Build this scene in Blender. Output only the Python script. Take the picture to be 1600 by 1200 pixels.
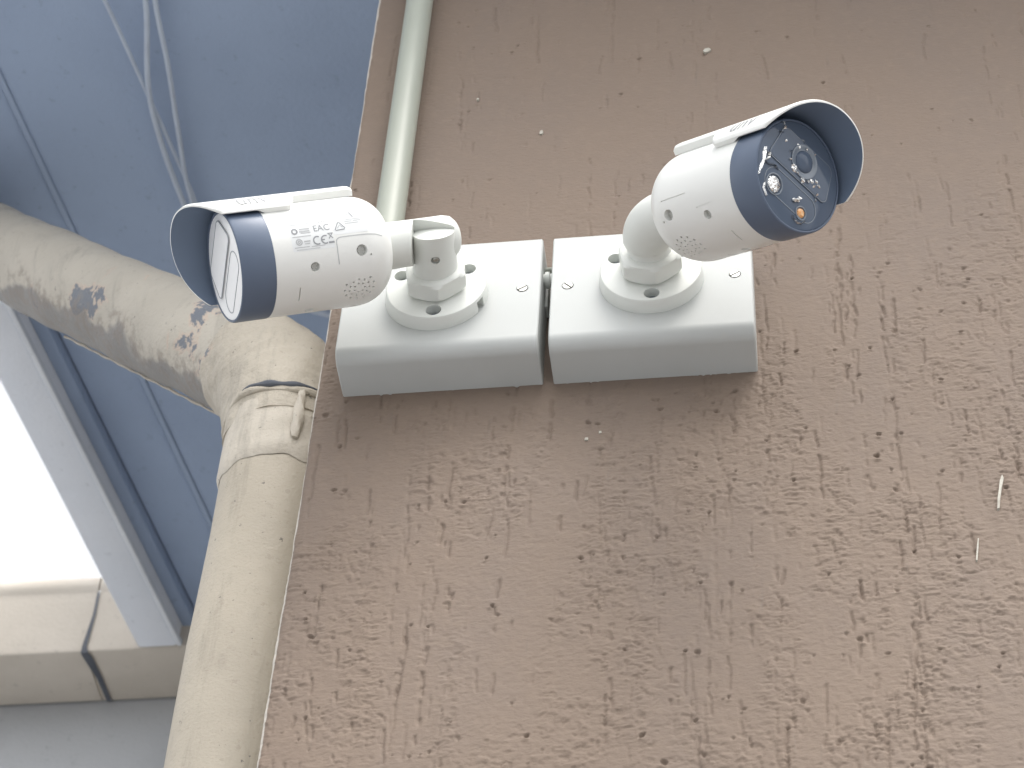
import bpy, bmesh, math, random
import numpy as np
from mathutils import Matrix, Vector

for o in list(bpy.data.objects):
    bpy.data.objects.remove(o, do_unlink=True)
S = 0.001                     # everything below is measured in millimetres
scene = bpy.context.scene
COL = scene.collection
rnd = random.Random(4)
PI = math.pi

# ------------------------------------------------------------------ camera
CAM_R = np.array([[0.991283, 0.123237, 0.046599],
                  [0.062015, -0.748488, 0.660242],
                  [0.116245, -0.651597, -0.749606]])      # rows: right, up, back
CAM_C = np.array([269.5, -942.3, -1081.9])
cam_data = bpy.data.cameras.new("camera")
cam_data.sensor_width = 36.0
cam_data.lens = 3822.2 / 1600 * 36
cam_data.clip_start = 0.02
cam_data.clip_end = 2000
cam = bpy.data.objects.new("camera", cam_data)
COL.objects.link(cam)
m = Matrix.Identity(4)
for i in range(3):
    for j in range(3):
        m[i][j] = CAM_R[j][i]
    m[i][3] = CAM_C[i] * S
cam.matrix_world = m
cam_data.dof.use_dof = True
cam_data.dof.focus_distance = 1.40
cam_data.dof.aperture_fstop = 22
scene.camera = cam

# ------------------------------------------------------------------ sky, sun, exposure
SUN_DIR = Vector((0.22, -0.36, 0.91)).normalized()        # towards the sun, veiled by thin cloud: high, in front and to the right
sun_el = math.asin(SUN_DIR.z)
sun_az = math.atan2(SUN_DIR.x, SUN_DIR.y)
world = bpy.data.worlds.new("World")
scene.world = world
world.use_nodes = True
wn = world.node_tree
wn.nodes.clear()
sky = wn.nodes.new("ShaderNodeTexSky")
sky.sky_type = 'NISHITA'
sky.sun_disc = False
sky.sun_elevation = sun_el
sky.sun_rotation = sun_az
sky.air_density = 1.0
sky.dust_density = 4.0
sky.ozone_density = 1.0
hs = wn.nodes.new("ShaderNodeHueSaturation")
hs.inputs["Saturation"].default_value = 0.1
bg = wn.nodes.new("ShaderNodeBackground")
bg.inputs["Strength"].default_value = 0.15
wo = wn.nodes.new("ShaderNodeOutputWorld")
wn.links.new(sky.outputs[0], hs.inputs["Color"])
wn.links.new(hs.outputs[0], bg.inputs["Color"])
wn.links.new(bg.outputs[0], wo.inputs["Surface"])

sun_data = bpy.data.lights.new("sun", 'SUN')
sun_data.energy = 0.5
sun_data.angle = math.radians(32)
sun_data.color = (1.0, 0.91, 0.80)
sun = bpy.data.objects.new("sun", sun_data)
COL.objects.link(sun)
sun.rotation_euler = SUN_DIR.to_track_quat('Z', 'Y').to_euler()

scene.view_settings.view_transform = 'Standard'
scene.view_settings.look = 'None'
scene.view_settings.gamma = 1.0
scene.view_settings.exposure = 1.47
scene.view_settings.use_curve_mapping = False

# ------------------------------------------------------------------ materials
def srgb(r, g, b):
    f = lambda c: (c / 255 / 12.92) if c / 255 <= 0.04045 else ((c / 255 + 0.055) / 1.055) ** 2.4
    return (f(r), f(g), f(b), 1.0)

class Mat:
    """small helper around a Principled material"""
    def __init__(self, name, color, rough=0.5, metal=0.0, spec=0.5, coat=0.0):
        self.m = bpy.data.materials.new(name)
        self.m.use_nodes = True
        self.nt = self.m.node_tree
        self.b = self.nt.nodes["Principled BSDF"]
        self.b.inputs["Base Color"].default_value = color if len(color) == 4 else (*color, 1)
        self.b.inputs["Roughness"].default_value = rough
        self.b.inputs["Metallic"].default_value = metal
        self.b.inputs["Specular IOR Level"].default_value = spec
        self.b.inputs["Coat Weight"].default_value = coat
        self.tc = None
        self.h = None
    def n(self, t, **kw):
        nd = self.nt.nodes.new(t)
        for k, v in kw.items():
            setattr(nd, k, v)
        return nd
    def link(self, a, b):
        self.nt.links.new(a, b)
    def coord(self, scale=(1, 1, 1)):
        if self.tc is None:
            self.tc = self.n("ShaderNodeTexCoord")
        mp = self.n("ShaderNodeMapping")
        mp.inputs["Scale"].default_value = scale
        self.link(self.tc.outputs["Object"], mp.inputs["Vector"])
        return mp.outputs[0]
    def noise(self, scale, detail=4, rough=0.55, stretch=(1, 1, 1), dist=0.0):
        nd = self.n("ShaderNodeTexNoise")
        nd.inputs["Scale"].default_value = scale
        nd.inputs["Detail"].default_value = detail
        nd.inputs["Roughness"].default_value = rough
        nd.inputs["Distortion"].default_value = dist
        self.link(self.coord(stretch), nd.inputs["Vector"])
        return nd.outputs["Fac"]
    def ramp(self, fac, lo, hi, a=0.0, b=1.0):
        r = self.n("ShaderNodeMapRange")
        r.interpolation_type = 'SMOOTHSTEP'
        r.inputs["From Min"].default_value = lo
        r.inputs["From Max"].default_value = hi
        r.inputs["To Min"].default_value = a
        r.inputs["To Max"].default_value = b
        self.link(fac, r.inputs["Value"])
        return r.outputs[0]
    def math(self, op, a, b):
        nd = self.n("ShaderNodeMath", operation=op)
        for i, v in enumerate((a, b)):
            if isinstance(v, (int, float)):
                nd.inputs[i].default_value = v
            else:
                self.link(v, nd.inputs[i])
        return nd.outputs[0]
    def tint(self, fac, color):
        """mix the present base colour towards color by fac"""
        mx = self.n("ShaderNodeMix", data_type='RGBA')
        sock = self.b.inputs["Base Color"]
        if sock.is_linked:
            src = sock.links[0].from_socket
            self.link(src, mx.inputs["A"])
        else:
            mx.inputs["A"].default_value = sock.default_value
        mx.inputs["B"].default_value = color if len(color) == 4 else (*color, 1)
        if isinstance(fac, (int, float)):
            mx.inputs["Factor"].default_value = fac
        else:
            self.link(fac, mx.inputs["Factor"])
        self.link(mx.outputs["Result"], sock)
        return self
    def roughness(self, fac, lo, hi):
        self.link(self.ramp(fac, 0.3, 0.7, lo, hi), self.b.inputs["Roughness"])
        return self
    def bump(self, fac, dist, strength=1.0):
        bp = self.n("ShaderNodeBump")
        bp.inputs["Strength"].default_value = strength
        bp.inputs["Distance"].default_value = dist
        self.link(fac, bp.inputs["Height"])
        nrm = self.b.inputs["Normal"]
        if nrm.is_linked:
            self.link(nrm.links[0].from_socket, bp.inputs["Normal"])
        self.link(bp.outputs[0], nrm)
        return self

# plaster paint of the near wall
mw = Mat("plaster_paint", (0.202, 0.153, 0.118), 0.72, spec=0.3)
mw.tint(mw.ramp(mw.noise(9, 5, 0.6, (1, 1, 0.5)), 0.35, 0.7, 0, 0.6), (0.185, 0.146, 0.121))
mw.tint(mw.ramp(mw.noise(130, 4, 0.6), 0.45, 0.75, 0, 0.45), (0.227, 0.175, 0.133))
mw.tint(mw.ramp(mw.noise(60, 5, 0.7, (3, 3, 0.25)), 0.60, 0.74, 0, 0.35), (0.165, 0.138, 0.116))
mw.bump(mw.noise(900, 4, 0.6), 0.0005, 0.35)
mw.bump(mw.noise(260, 3, 0.6, (1, 1, 2.2)), 0.0012, 0.35)
# pale line along the corner of the plaster
geo = mw.coord()
sx = mw.n("ShaderNodeSeparateXYZ")
mw.link(geo, sx.inputs[0])
edge = mw.math('ADD', sx.outputs[0], mw.math('MULTIPLY', mw.noise(45, 4, 0.6), 0.003))
mw.tint(mw.ramp(edge, -0.0149, -0.0141, 0.85, 0.0), (0.62, 0.58, 0.52))
M_WALL = mw.m

mp_ = Mat("white_plastic", (0.70, 0.715, 0.675), 0.42, spec=0.45)
mp_.tint(mp_.ramp(mp_.noise(30, 4), 0.4, 0.7, 0, 0.25), (0.645, 0.655, 0.615))
mp_.tint(mp_.ramp(mp_.noise(420, 5, 0.7), 0.66, 0.74, 0, 0.25), (0.5, 0.49, 0.45))
mp_.bump(mp_.noise(2600, 2), 0.00012, 0.25)
M_PLASTIC = mp_.m
mb = Mat("white_box_plastic", (0.505, 0.52, 0.505), 0.5, spec=0.4)
mb.tint(mb.ramp(mb.noise(14, 5, 0.6), 0.42, 0.7, 0, 0.4), (0.46, 0.472, 0.455))
mb.tint(mb.ramp(mb.noise(500, 5, 0.7), 0.67, 0.75, 0, 0.35), (0.45, 0.43, 0.38))
mb.tint(mb.ramp(mb.noise(55, 6, 0.7, (1.8, 1.8, 0.14)), 0.55, 0.72, 0, 0.22), (0.52, 0.50, 0.45))
mb.bump(mb.noise(1800, 3), 0.00015, 0.3)
M_BOX = mb.m
mc = Mat("painted_metal_white", (0.83, 0.835, 0.80), 0.3, spec=0.5)
mc.tint(mc.ramp(mc.noise(25, 4), 0.4, 0.7, 0, 0.2), (0.78, 0.78, 0.74))
mc.bump(mc.noise(1500, 2), 0.0001, 0.2)
M_BODY = mc.m
mk = Mat("haze_slate_cap", (0.110, 0.143, 0.205), 0.40, spec=0.4)  # black cap; the lens haze over it is put into this slate
mk.tint(mk.ramp(mk.noise(60, 4), 0.4, 0.7, 0, 0.4), (0.125, 0.158, 0.218))
M_CAP = mk.m
ml = Mat("haze_slate_lining", (0.165, 0.213, 0.292), 0.55, spec=0.3)  # dark lining, its colour lifted to slate to carry the haze
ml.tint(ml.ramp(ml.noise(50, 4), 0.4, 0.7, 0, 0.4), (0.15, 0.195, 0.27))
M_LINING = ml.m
mg = Mat("dark_glass", (0.095, 0.122, 0.170), 0.06, spec=0.22)  # black glass with the same haze worked into its base colour
mg.tint(mg.ramp(mg.noise(70, 3), 0.4, 0.7, 0, 0.4), (0.108, 0.138, 0.190))
M_GLASS = mg.m
mf = Mat("sky_glare_white", (0.93, 0.93, 0.925), 0.38, spec=0.25)  # sky glare on the left camera's glass, painted as plain white
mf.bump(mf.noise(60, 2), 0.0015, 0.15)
M_GLAREWHITE = mf.m
M_GLARELINE = Mat("glare_outline", (0.33, 0.35, 0.37), 0.4).m  # grey window outlines on the glare-white face
M_BEZEL = Mat("bezel_edge", (0.16, 0.19, 0.23), 0.18, spec=0.6).m
me_ = Mat("mirror_reflector", (0.9, 0.9, 0.88), 0.12, metal=1.0)
me_.bump(me_.noise(700, 2), 0.0012, 0.8)
M_CHROME = me_.m
mo = Mat("amber_led_resin", (0.75, 0.34, 0.12), 0.15)
mo.tint(mo.ramp(mo.noise(500, 3), 0.4, 0.65, 0, 0.8), (0.85, 0.6, 0.35))
M_AMBER = mo.m
M_PRINT = Mat("grey_label_print", (0.30, 0.31, 0.32), 0.6).m
M_PRINT2 = Mat("pale_label_print", (0.50, 0.51, 0.51), 0.6).m
M_FILM = Mat("label_film", (0.79, 0.805, 0.80), 0.3, spec=0.5).m
ms = Mat("screw_steel", (0.45, 0.45, 0.42), 0.35, metal=0.85)
ms.tint(ms.ramp(ms.noise(600, 3), 0.45, 0.7, 0, 0.6), (0.35, 0.33, 0.29))
M_STEEL = ms.m
M_HOLESHADE = Mat("hole_shade_slate", (0.13, 0.17, 0.23), 0.45, metal=0.3).m  # dark slate that paints the shade inside the foot holes
M_HOLE = Mat("hole_shadow_plastic", (0.22, 0.23, 0.24), 0.7).m

mcd = Mat("conduit_pvc", (0.37, 0.39, 0.33), 0.38, spec=0.45)
mcd.tint(mcd.ramp(mcd.noise(25, 5, 0.6, (1, 1, .3)), 0.42, 0.7, 0, 0.5), (0.325, 0.34, 0.29))
mcd.tint(mcd.ramp(mcd.noise(300, 5, 0.7, (1, 1, .3)), 0.64, 0.74, 0, 0.3), (0.35, 0.33, 0.28))
M_CONDUIT = mcd.m

def pipe_mat(name, base, peel_lo, grime_shade=None):
    q = Mat(name, base, 0.55, spec=0.35)
    q.tint(q.ramp(q.noise(11, 5, 0.6), 0.38, 0.68, 0, 0.6), tuple(c * 0.84 for c in base))
    q.tint(q.ramp(q.noise(70, 5, 0.65, (1, 1, 0.35)), 0.55, 0.75, 0, 0.4), tuple(c * 0.68 for c in base))
    peel = q.ramp(q.noise(17, 6, 0.62, dist=0.6), peel_lo, peel_lo + 0.025)
    q.tint(peel, (0.17, 0.185, 0.21))
    rim = q.ramp(q.noise(17, 6, 0.62, dist=0.6), peel_lo - 0.02, peel_lo)
    rim = q.math('MULTIPLY', rim, q.math('SUBTRACT', 1.0, peel))
    q.tint(q.math('MULTIPLY', rim, 0.6), (0.55, 0.42, 0.33))
    q.tint(q.ramp(q.noise(34, 6, 0.7, (1.6, 1.6, 0.18)), 0.52, 0.70, 0, 0.5), tuple(c * 0.55 for c in base))
    q.tint(q.ramp(q.noise(150, 6, 0.75), 0.57, 0.66, 0, 0.35), (0.30, 0.25, 0.20))
    spk = q.ramp(q.noise(190, 3, 0.6), 0.69, 0.72)
    q.tint(q.math('MULTIPLY', spk, 0.8), (0.14, 0.13, 0.12))
    if grime_shade:  # one dark band: underside grime with the pipe's shade painted in
        o_, ax, lo, wd = grime_shade
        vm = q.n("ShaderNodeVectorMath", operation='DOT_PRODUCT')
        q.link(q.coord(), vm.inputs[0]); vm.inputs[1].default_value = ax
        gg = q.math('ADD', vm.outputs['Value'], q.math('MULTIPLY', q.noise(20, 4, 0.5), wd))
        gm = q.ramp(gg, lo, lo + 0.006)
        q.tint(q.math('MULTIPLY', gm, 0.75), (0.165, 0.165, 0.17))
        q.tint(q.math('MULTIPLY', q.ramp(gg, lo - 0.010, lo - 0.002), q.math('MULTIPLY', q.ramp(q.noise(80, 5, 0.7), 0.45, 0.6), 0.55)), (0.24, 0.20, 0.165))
    q.bump(q.noise(60, 5, 0.6), 0.003, 0.35 if name != 'elbow_paint' else 0.9)
    q.bump(q.noise(480, 4, 0.6), 0.0008, 0.5)
    q.bump(peel, 0.0012, -0.8)
    return q
M_PIPE = pipe_mat("downpipe_paint", (0.455, 0.405, 0.325), 0.80).m
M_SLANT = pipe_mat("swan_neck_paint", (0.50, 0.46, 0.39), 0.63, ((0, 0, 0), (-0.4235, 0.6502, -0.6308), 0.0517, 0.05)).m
M_ELBOW = pipe_mat("elbow_paint", (0.49, 0.44, 0.36), 0.655).m
M_SEALANT = pipe_mat("sealant_paint", (0.55, 0.50, 0.42), 0.74).m

def paint(name, base, dark, big=6, bump=0.0015, rough=0.6):
    q = Mat(name, base, rough, spec=0.35)
    q.tint(q.ramp(q.noise(big, 5, 0.6), 0.38, 0.66, 0, 0.8), dark)
    q.tint(q.ramp(q.noise(90, 5, 0.65), 0.6, 0.72, 0, 0.35), tuple(c * 0.6 for c in dark))
    q.bump(q.noise(220, 4, 0.6), bump, 0.35)
    return q
M_SOFFIT = paint("soffit_paint", (0.375, 0.465, 0.62), (0.33, 0.41, 0.555), 4).m
M_BATTEN = paint("batten_paint", (0.37, 0.455, 0.60), (0.33, 0.41, 0.54), 4).m
M_GUTTERBLUE = paint("gutter_shade_paint", (0.84, 0.87, 0.92), (0.78, 0.82, 0.88), 5).m
qg = paint("gutter_cream_paint", (0.64, 0.585, 0.51), (0.55, 0.50, 0.43), 7)
qg.tint(qg.ramp(qg.noise(40, 5, 0.7), 0.70, 0.72, 0, 0.9), (0.18, 0.19, 0.21))
M_GUTTER = qg.m
M_BEAD = paint("gutter_bead_paint", (0.80, 0.83, 0.86), (0.72, 0.75, 0.79), 9).m
M_SEAM = paint("bitumen_seam", (0.09, 0.10, 0.12), (0.12, 0.13, 0.15), 30).m
M_REAR = paint("rear_wall_paint", (0.43, 0.44, 0.45), (0.38, 0.39, 0.40), 5).m
M_ROOF = paint("roof_sheet", (0.28, 0.28, 0.28), (0.2, 0.2, 0.2), 5).m
M_CABLE = paint("cable_grey", (0.55, 0.62, 0.72), (0.50, 0.56, 0.66), 40).m
M_GROUND = paint("paving_concrete", (0.235, 0.24, 0.25), (0.20, 0.205, 0.215), 1.2).m
M_CHIP = paint("bare_plaster", (0.46, 0.44, 0.38), (0.36, 0.33, 0.28), 200).m

# ------------------------------------------------------------------ object helpers
def tag(o, label=None, cat=None, group=None, kind=None):
    if label: o["label"] = label
    if cat: o["category"] = cat
    if group: o["group"] = group
    if kind: o["kind"] = kind
    return o

def empty(name, loc, label=None, cat=None, group=None):
    o = bpy.data.objects.new(name, None)
    o.empty_display_size = 0.02
    COL.objects.link(o)
    o.location = Vector(loc) * S
    tag(o, label, cat, group)
    return o

def obj(name, verts, faces, mat, parent=None, smooth=True, M=None, auto=35):
    """verts in mm, world axes (or in frame M); one mesh object. Children keep world placement."""
    me = bpy.data.meshes.new(name)
    v = np.asarray(verts, float) * S
    me.from_pydata([tuple(p) for p in v], [], [tuple(f) for f in faces])
    me.update()
    bm = bmesh.new(); bm.from_mesh(me)
    bmesh.ops.remove_doubles(bm, verts=bm.verts, dist=1e-7)
    bmesh.ops.recalc_face_normals(bm, faces=bm.faces)
    bm.to_mesh(me); bm.free()
    if isinstance(mat, (list, tuple)):
        for q in mat: me.materials.append(q)
    else:
        me.materials.append(mat)
    if smooth:
        me.shade_smooth()
        me.set_sharp_from_angle(angle=math.radians(auto))
    o = bpy.data.objects.new(name, me)
    COL.objects.link(o)
    place(o, parent, M)
    return o

def world_m(o):
    mm = Matrix.LocRotScale(o.location, o.rotation_euler, o.scale)
    if o.parent:
        return world_m(o.parent) @ o.matrix_parent_inverse @ mm
    return mm

def place(o, parent, M=None):
    if M is not None:
        o.matrix_basis = M
    if parent is not None:
        o.parent = parent
        o.matrix_parent_inverse = world_m(parent).inverted()

def lathe(profile, n=48, axis='y', c=(0, 0, 0), cap=True):
    """profile: list of (axial, radius). axis x / y / z, returns verts, faces"""
    V, F = [], []
    for a, r in profile:
        for k in range(n):
            t = 2 * PI * k / n
            u, w = r * math.cos(t), r * math.sin(t)
            if axis == 'x': p = (a, u, w)
            elif axis == 'y': p = (u, a, w)
            else: p = (u, w, a)
            V.append((p[0] + c[0], p[1] + c[1], p[2] + c[2]))
    for i in range(len(profile) - 1):
        for k in range(n):
            k2 = (k + 1) % n
            F.append((i * n + k, i * n + k2, (i + 1) * n + k2, (i + 1) * n + k))
    if cap:
        F.append(tuple(range(n)))
        F.append(tuple((len(profile) - 1) * n + k for k in range(n)))
    return V, F

def box(x0, x1, y0, y1, z0, z1, bev=0.0):
    bm = bmesh.new()
    bmesh.ops.create_cube(bm, size=1)
    for v in bm.verts:
        v.co = Vector(((x0 + x1) / 2 + v.co.x * (x1 - x0), (y0 + y1) / 2 + v.co.y * (y1 - y0), (z0 + z1) / 2 + v.co.z * (z1 - z0)))
    if bev > 0:
        bmesh.ops.bevel(bm, geom=list(bm.edges), offset=bev, segments=2, affect='EDGES', profile=0.6)
    bm.verts.index_update()
    V = [tuple(v.co) for v in bm.verts]
    F = [tuple(v.index for v in f.verts) for f in bm.faces]
    bm.free()
    return V, F

def sweep(path, radius, n=32, rad_fn=None, cap=True):
    """tube along a polyline with parallel-transported frames"""
    P = [Vector(p) for p in path]
    V, F = [], []
    T = []
    for i in range(len(P)):
        a = P[max(i - 1, 0)]; b = P[min(i + 1, len(P) - 1)]
        T.append((b - a).normalized())
    ref = Vector((0, 1, 0)) if abs(T[0].y) < 0.9 else Vector((1, 0, 0))
    u = (ref - T[0] * ref.dot(T[0])).normalized()
    for i, p in enumerate(P):
        u = (u - T[i] * u.dot(T[i])).normalized()
        w = T[i].cross(u)
        for k in range(n):
            t = 2 * PI * k / n
            r = radius if rad_fn is None else rad_fn(i / (len(P) - 1), t)
            V.append(tuple(p + (u * math.cos(t) + w * math.sin(t)) * r))
    for i in range(len(P) - 1):
        for k in range(n):
            k2 = (k + 1) % n
            F.append((i * n + k, i * n + k2, (i + 1) * n + k2, (i + 1) * n + k))
    if cap:
        F.append(tuple(range(n))); F.append(tuple((len(P) - 1) * n + k for k in range(n)))
    return V, F

def join(parts):
    V, F = [], []
    for v, f in parts:
        b = len(V); V += list(v); F += [tuple(i + b for i in q) for q in f]
    return V, F

def bool_cut(o, cutters):
    """subtract meshes from o, bake the result and remove the cutters"""
    tmp = []
    for v, f in cutters:
        me = bpy.data.meshes.new("cut"); me.from_pydata([tuple(np.array(p) * S) for p in v], [], f)
        bm = bmesh.new(); bm.from_mesh(me); bmesh.ops.recalc_face_normals(bm, faces=bm.faces); bm.to_mesh(me); bm.free()
        c = bpy.data.objects.new("cut", me); COL.objects.link(c)
        c.matrix_world = o.matrix_basis if o.parent is None else o.matrix_basis
        md = o.modifiers.new("b", 'BOOLEAN'); md.operation = 'DIFFERENCE'; md.solver = 'EXACT'; md.object = c
        tmp.append(c)
    par, pinv = o.parent, o.matrix_parent_inverse.copy()
    o.parent = None
    bpy.context.view_layer.update()
    dg = bpy.context.evaluated_depsgraph_get()
    me = bpy.data.meshes.new_from_object(o.evaluated_get(dg))
    old = o.data; nm = old.name
    o.modifiers.clear()
    o.data = me
    bpy.data.meshes.remove(old); me.name = nm
    for c in tmp:
        cm = c.data; bpy.data.objects.remove(c, do_unlink=True); bpy.data.meshes.remove(cm)
    me.shade_smooth(); me.set_sharp_from_angle(angle=math.radians(35))
    if par:
        o.parent = par; o.matrix_parent_inverse = pinv

# ------------------------------------------------------------------ value noise for the plaster relief
def vnoise(x, y, seed):
    xi = np.floor(x).astype(np.int64); yi = np.floor(y).astype(np.int64)
    fx = x - xi; fy = y - yi
    fx = fx * fx * fx * (fx * (fx * 6 - 15) + 10); fy = fy * fy * fy * (fy * (fy * 6 - 15) + 10)
    def hsh(a, b):
        h = (a * 374761393 + b * 668265263 + seed * 1442695041) & 0xFFFFFFFF
        h = ((h ^ (h >> 13)) * 1274126177) & 0xFFFFFFFF
        return ((h ^ (h >> 16)) & 0xFFFF) / 65535.0
    a = hsh(xi, yi); b = hsh(xi + 1, yi); c = hsh(xi, yi + 1); d = hsh(xi + 1, yi + 1)
    return (a + (b - a) * fx) * (1 - fy) + (c + (d - c) * fx) * fy

def fbm(x, y, seed, oct=4, gain=0.5):
    s = 0; a = 1; t = 0
    for k in range(oct):
        s = s + a * vnoise(x * 2 ** k + 17.3 * k, y * 2 ** k + 5.1 * k, seed + k); t += a; a *= gain
    return s / t

def sstep(a, b, x):
    t = np.clip((x - a) / (b - a), 0, 1)
    return t * t * (3 - 2 * t)

# ------------------------------------------------------------------ setting
XW = -17.35                        # left corner of the near wall
ZTOP = 640.0                       # soffit level
GROUND = -2700.0
tag(obj("ground", [(-60000, -60000, GROUND), (60000, -60000, GROUND), (60000, 60000, GROUND), (-60000, 60000, GROUND)], [(0, 1, 2, 3)], M_GROUND), kind="structure")

def plaster_wall():
    sp = 0.72
    xs = np.concatenate([np.array([XW, XW + .35, XW + .8]), np.arange(XW + 1.4, 470, 0.76), np.arange(472, 700, 4), np.linspace(720, 3200, 25)])
    zs = np.concatenate([np.linspace(GROUND, -700, 20), np.arange(-690, -332, 4), np.arange(-330, 462, sp), np.arange(464, ZTOP, 4), [ZTOP]])
    X, Z = np.meshgrid(xs, zs)             # rows z
    h = np.zeros_like(X)
    # slow trowel waviness
    h += 2.2 * (fbm(X / 160, Z / 260, 1, 3) - .5) + 0.5 * (fbm(X / 26, Z / 40, 5, 3) - .5)
    # coarse drag mask: strong low and to the right, weak high up
    region = sstep(260, -60, Z - 0.20 * (X - 200)) * 0.85 + 0.15
    patch = sstep(0.36, 0.58, fbm(X / 28, Z / 75, 11, 3))
    patch2 = sstep(0.40, 0.66, fbm(X / 11, Z / 22, 14, 3))
    ruff = fbm(X / 6.0 + 1.3 * vnoise(X / 7, Z / 7, 8), Z / 1.75 + 0.9 * vnoise(X / 6, Z / 6, 9), 21, 3, 0.6)
    ridge = 1 - np.abs(2 * ruff - 1) * 2.0
    amp = region * patch * (0.35 + 0.65 * patch2)
    h += amp * 0.60 * np.clip(ridge, -0.7, 1) 
    h += (0.10 + 0.25 * region) * (fbm(X / 2.6, Z / 2.0, 31, 2) - .5)
    # torn plaster flakes
    fl = fbm(X / 6.0, Z / 5.0, 41, 3)
    h += region * 0.40 * sstep(0.60, 0.66, fl) * patch
    h -= region * 0.5 * sstep(0.64, 0.72, fbm(X / 4.2, Z / 4.6, 47, 3)) * (0.3 + 0.7 * patch)
    # vertical drag grooves and pits, cut one by one
    rs = np.random.RandomState(9)
    x_lo, x_hi, z_lo, z_hi = -15., 468., -328., 458.
    ix = lambda v: int(np.searchsorted(xs, v)); iz = lambda v: int(np.searchsorted(zs, v))
    col_seeds = rs.uniform(x_lo, x_hi, 62)
    for k in range(1250):
        cx = (rs.choice(col_seeds) + rs.normal(0, 3.5)) if rs.rand() < 0.7 else rs.uniform(x_lo, x_hi)
        cz = rs.uniform(z_lo, z_hi)
        hi = min(1.0, max(0.0, (cz - 60) / 160.0))          # high up: fewer, finer strokes
        if rs.rand() < 0.58 * hi: continue
        ln = float(np.clip(rs.lognormal(2.9, 0.8), 4, 120))
        wd = rs.uniform(0.45, 0.8) * (1.0 + 0.006 * ln) * (1 - .15 * hi)
        slant = rs.normal(0, .035)
        dp = rs.uniform(0.4, 1.5) ** 1.1 * (1 - .3 * hi)
        i0, i1 = ix(cx - 9), ix(cx + 9); j0, j1 = iz(cz - ln / 2 - 4), iz(cz + ln / 2 + 4)
        if i1 - i0 < 3 or j1 - j0 < 3: continue
        xx = X[j0:j1, i0:i1]; zz = Z[j0:j1, i0:i1]
        wob = 1.6 * (vnoise(zz / 16, zz * 0 + k, 60) - .5) + 0.9 * (vnoise(zz / 4, zz * 0 + k, 61) - .5)
        along = sstep(ln / 2 + 2, ln / 2 - 2, np.abs(zz - cz)) * sstep(0.22, 0.55, vnoise(zz / 5.5, zz * 0 + 3.7 * k, 62))
        pr = np.exp(-((xx - cx - wob - slant * (zz - cz)) / wd) ** 2)
        h[j0:j1, i0:i1] -= dp * along * pr
    for k in range(950):
        cx = (rs.choice(col_seeds) + rs.normal(0, 6)) if rs.rand() < 0.55 else rs.uniform(x_lo, x_hi)
        cz = z_lo + (z_hi - z_lo) * rs.rand() ** 1.35
        if cz > 110 and rs.rand() < 0.6: continue
        rx = rs.uniform(0.45, 1.3) * (1.25 if rs.rand() < .18 else 1.0); rz = rx * rs.uniform(0.7, 1.7)
        dp = 0.35 + 1.9 * rs.rand() ** 2.2
        i0, i1 = ix(cx - 6), ix(cx + 6); j0, j1 = iz(cz - 8), iz(cz + 8)
        if i1 - i0 < 3 or j1 - j0 < 3: continue
        xx = X[j0:j1, i0:i1] - cx; zz = Z[j0:j1, i0:i1] - cz
        ang = rs.uniform(-.5, .5); u = xx * math.cos(ang) + zz * math.sin(ang); v = -xx * math.sin(ang) + zz * math.cos(ang)
        rr = np.maximum(np.abs(u / rx) * (1.15 - .35 * v / rz), np.abs(v / rz)) * .55 + .45 * np.sqrt((u / rx) ** 2 + (v / rz) ** 2) + 1.1 * (vnoise(xx / 1.5 + k * 7.3, zz / 1.5, 71) - .5)
        h[j0:j1, i0:i1] -= dp * sstep(1.25, 0.55, rr)
        # lip of plaster dragged below the pit
        lip = np.exp(-((u / (rx * 1.3)) ** 2 + ((v + rz * 1.6) / (rz * 0.55)) ** 2))
        h[j0:j1, i0:i1] += 0.45 * dp * lip
    # keep the relief shallow where there is only a coarse grid, and flat behind the boxes
    fade = sstep(560, 470, X) * sstep(-420, -330, Z) * sstep(560, 460, Z)
    h *= fade
    flat = sstep(-7, -2, X) * sstep(256, 250, X) * sstep(-14, -7, Z) * sstep(108, 100, Z)
    h = np.where(h > 0, h * (1 - flat), h)
    h = np.clip(h, -3.8, 1.7)
    # worn, slightly wavy corner
    d = X - XW
    h -= 2.6 * np.exp(-d / 1.6)
    Xp = X.copy()
    wav = 3.2 * (fbm(Z / 60, Z * 0 + 2.2, 81, 4) - .5)
    Xp += wav * np.exp(-d / 6.0)
    V = np.stack([Xp, -h, Z], -1).reshape(-1, 3)
    nz, nx = X.shape
    idx = np.arange(nz * nx).reshape(nz, nx)
    F = np.stack([idx[:-1, :-1], idx[:-1, 1:], idx[1:, 1:], idx[1:, :-1]], -1).reshape(-1, 4)
    # return side of the wall (end face), running back
    nb = len(V)
    side = [np.stack([Xp[:, 0] , np.full(nz, yy), zs], -1) for yy in (6.0, 20.0, 925.0)]
    V = np.concatenate([V] + side)
    first = idx[:, 0]
    rings = [first] + [nb + k * nz + np.arange(nz) for k in range(3)]
    for a, b in zip(rings[:-1], rings[1:]):
        F = np.concatenate([F, np.stack([a[:-1], a[1:], b[1:], b[:-1]], -1)])
    me = bpy.data.meshes.new("plastered_wall")
    me.vertices.add(len(V)); me.vertices.foreach_set("co", (V * S).ravel())
    me.loops.add(F.size); me.loops.foreach_set("vertex_index", F.ravel().astype(np.int32))
    me.polygons.add(len(F))
    me.polygons.foreach_set("loop_start", np.arange(0, F.size, 4, dtype=np.int32))
    me.polygons.foreach_set("loop_total", np.full(len(F), 4, dtype=np.int32))
    me.update(calc_edges=True); me.validate()
    me.materials.append(M_WALL)
    me.shade_smooth()
    o = bpy.data.objects.new("plastered_wall", me)
    COL.objects.link(o)
    return tag(o, "brown wall of rough dragged plaster that carries both security cameras", "wall")
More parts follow.
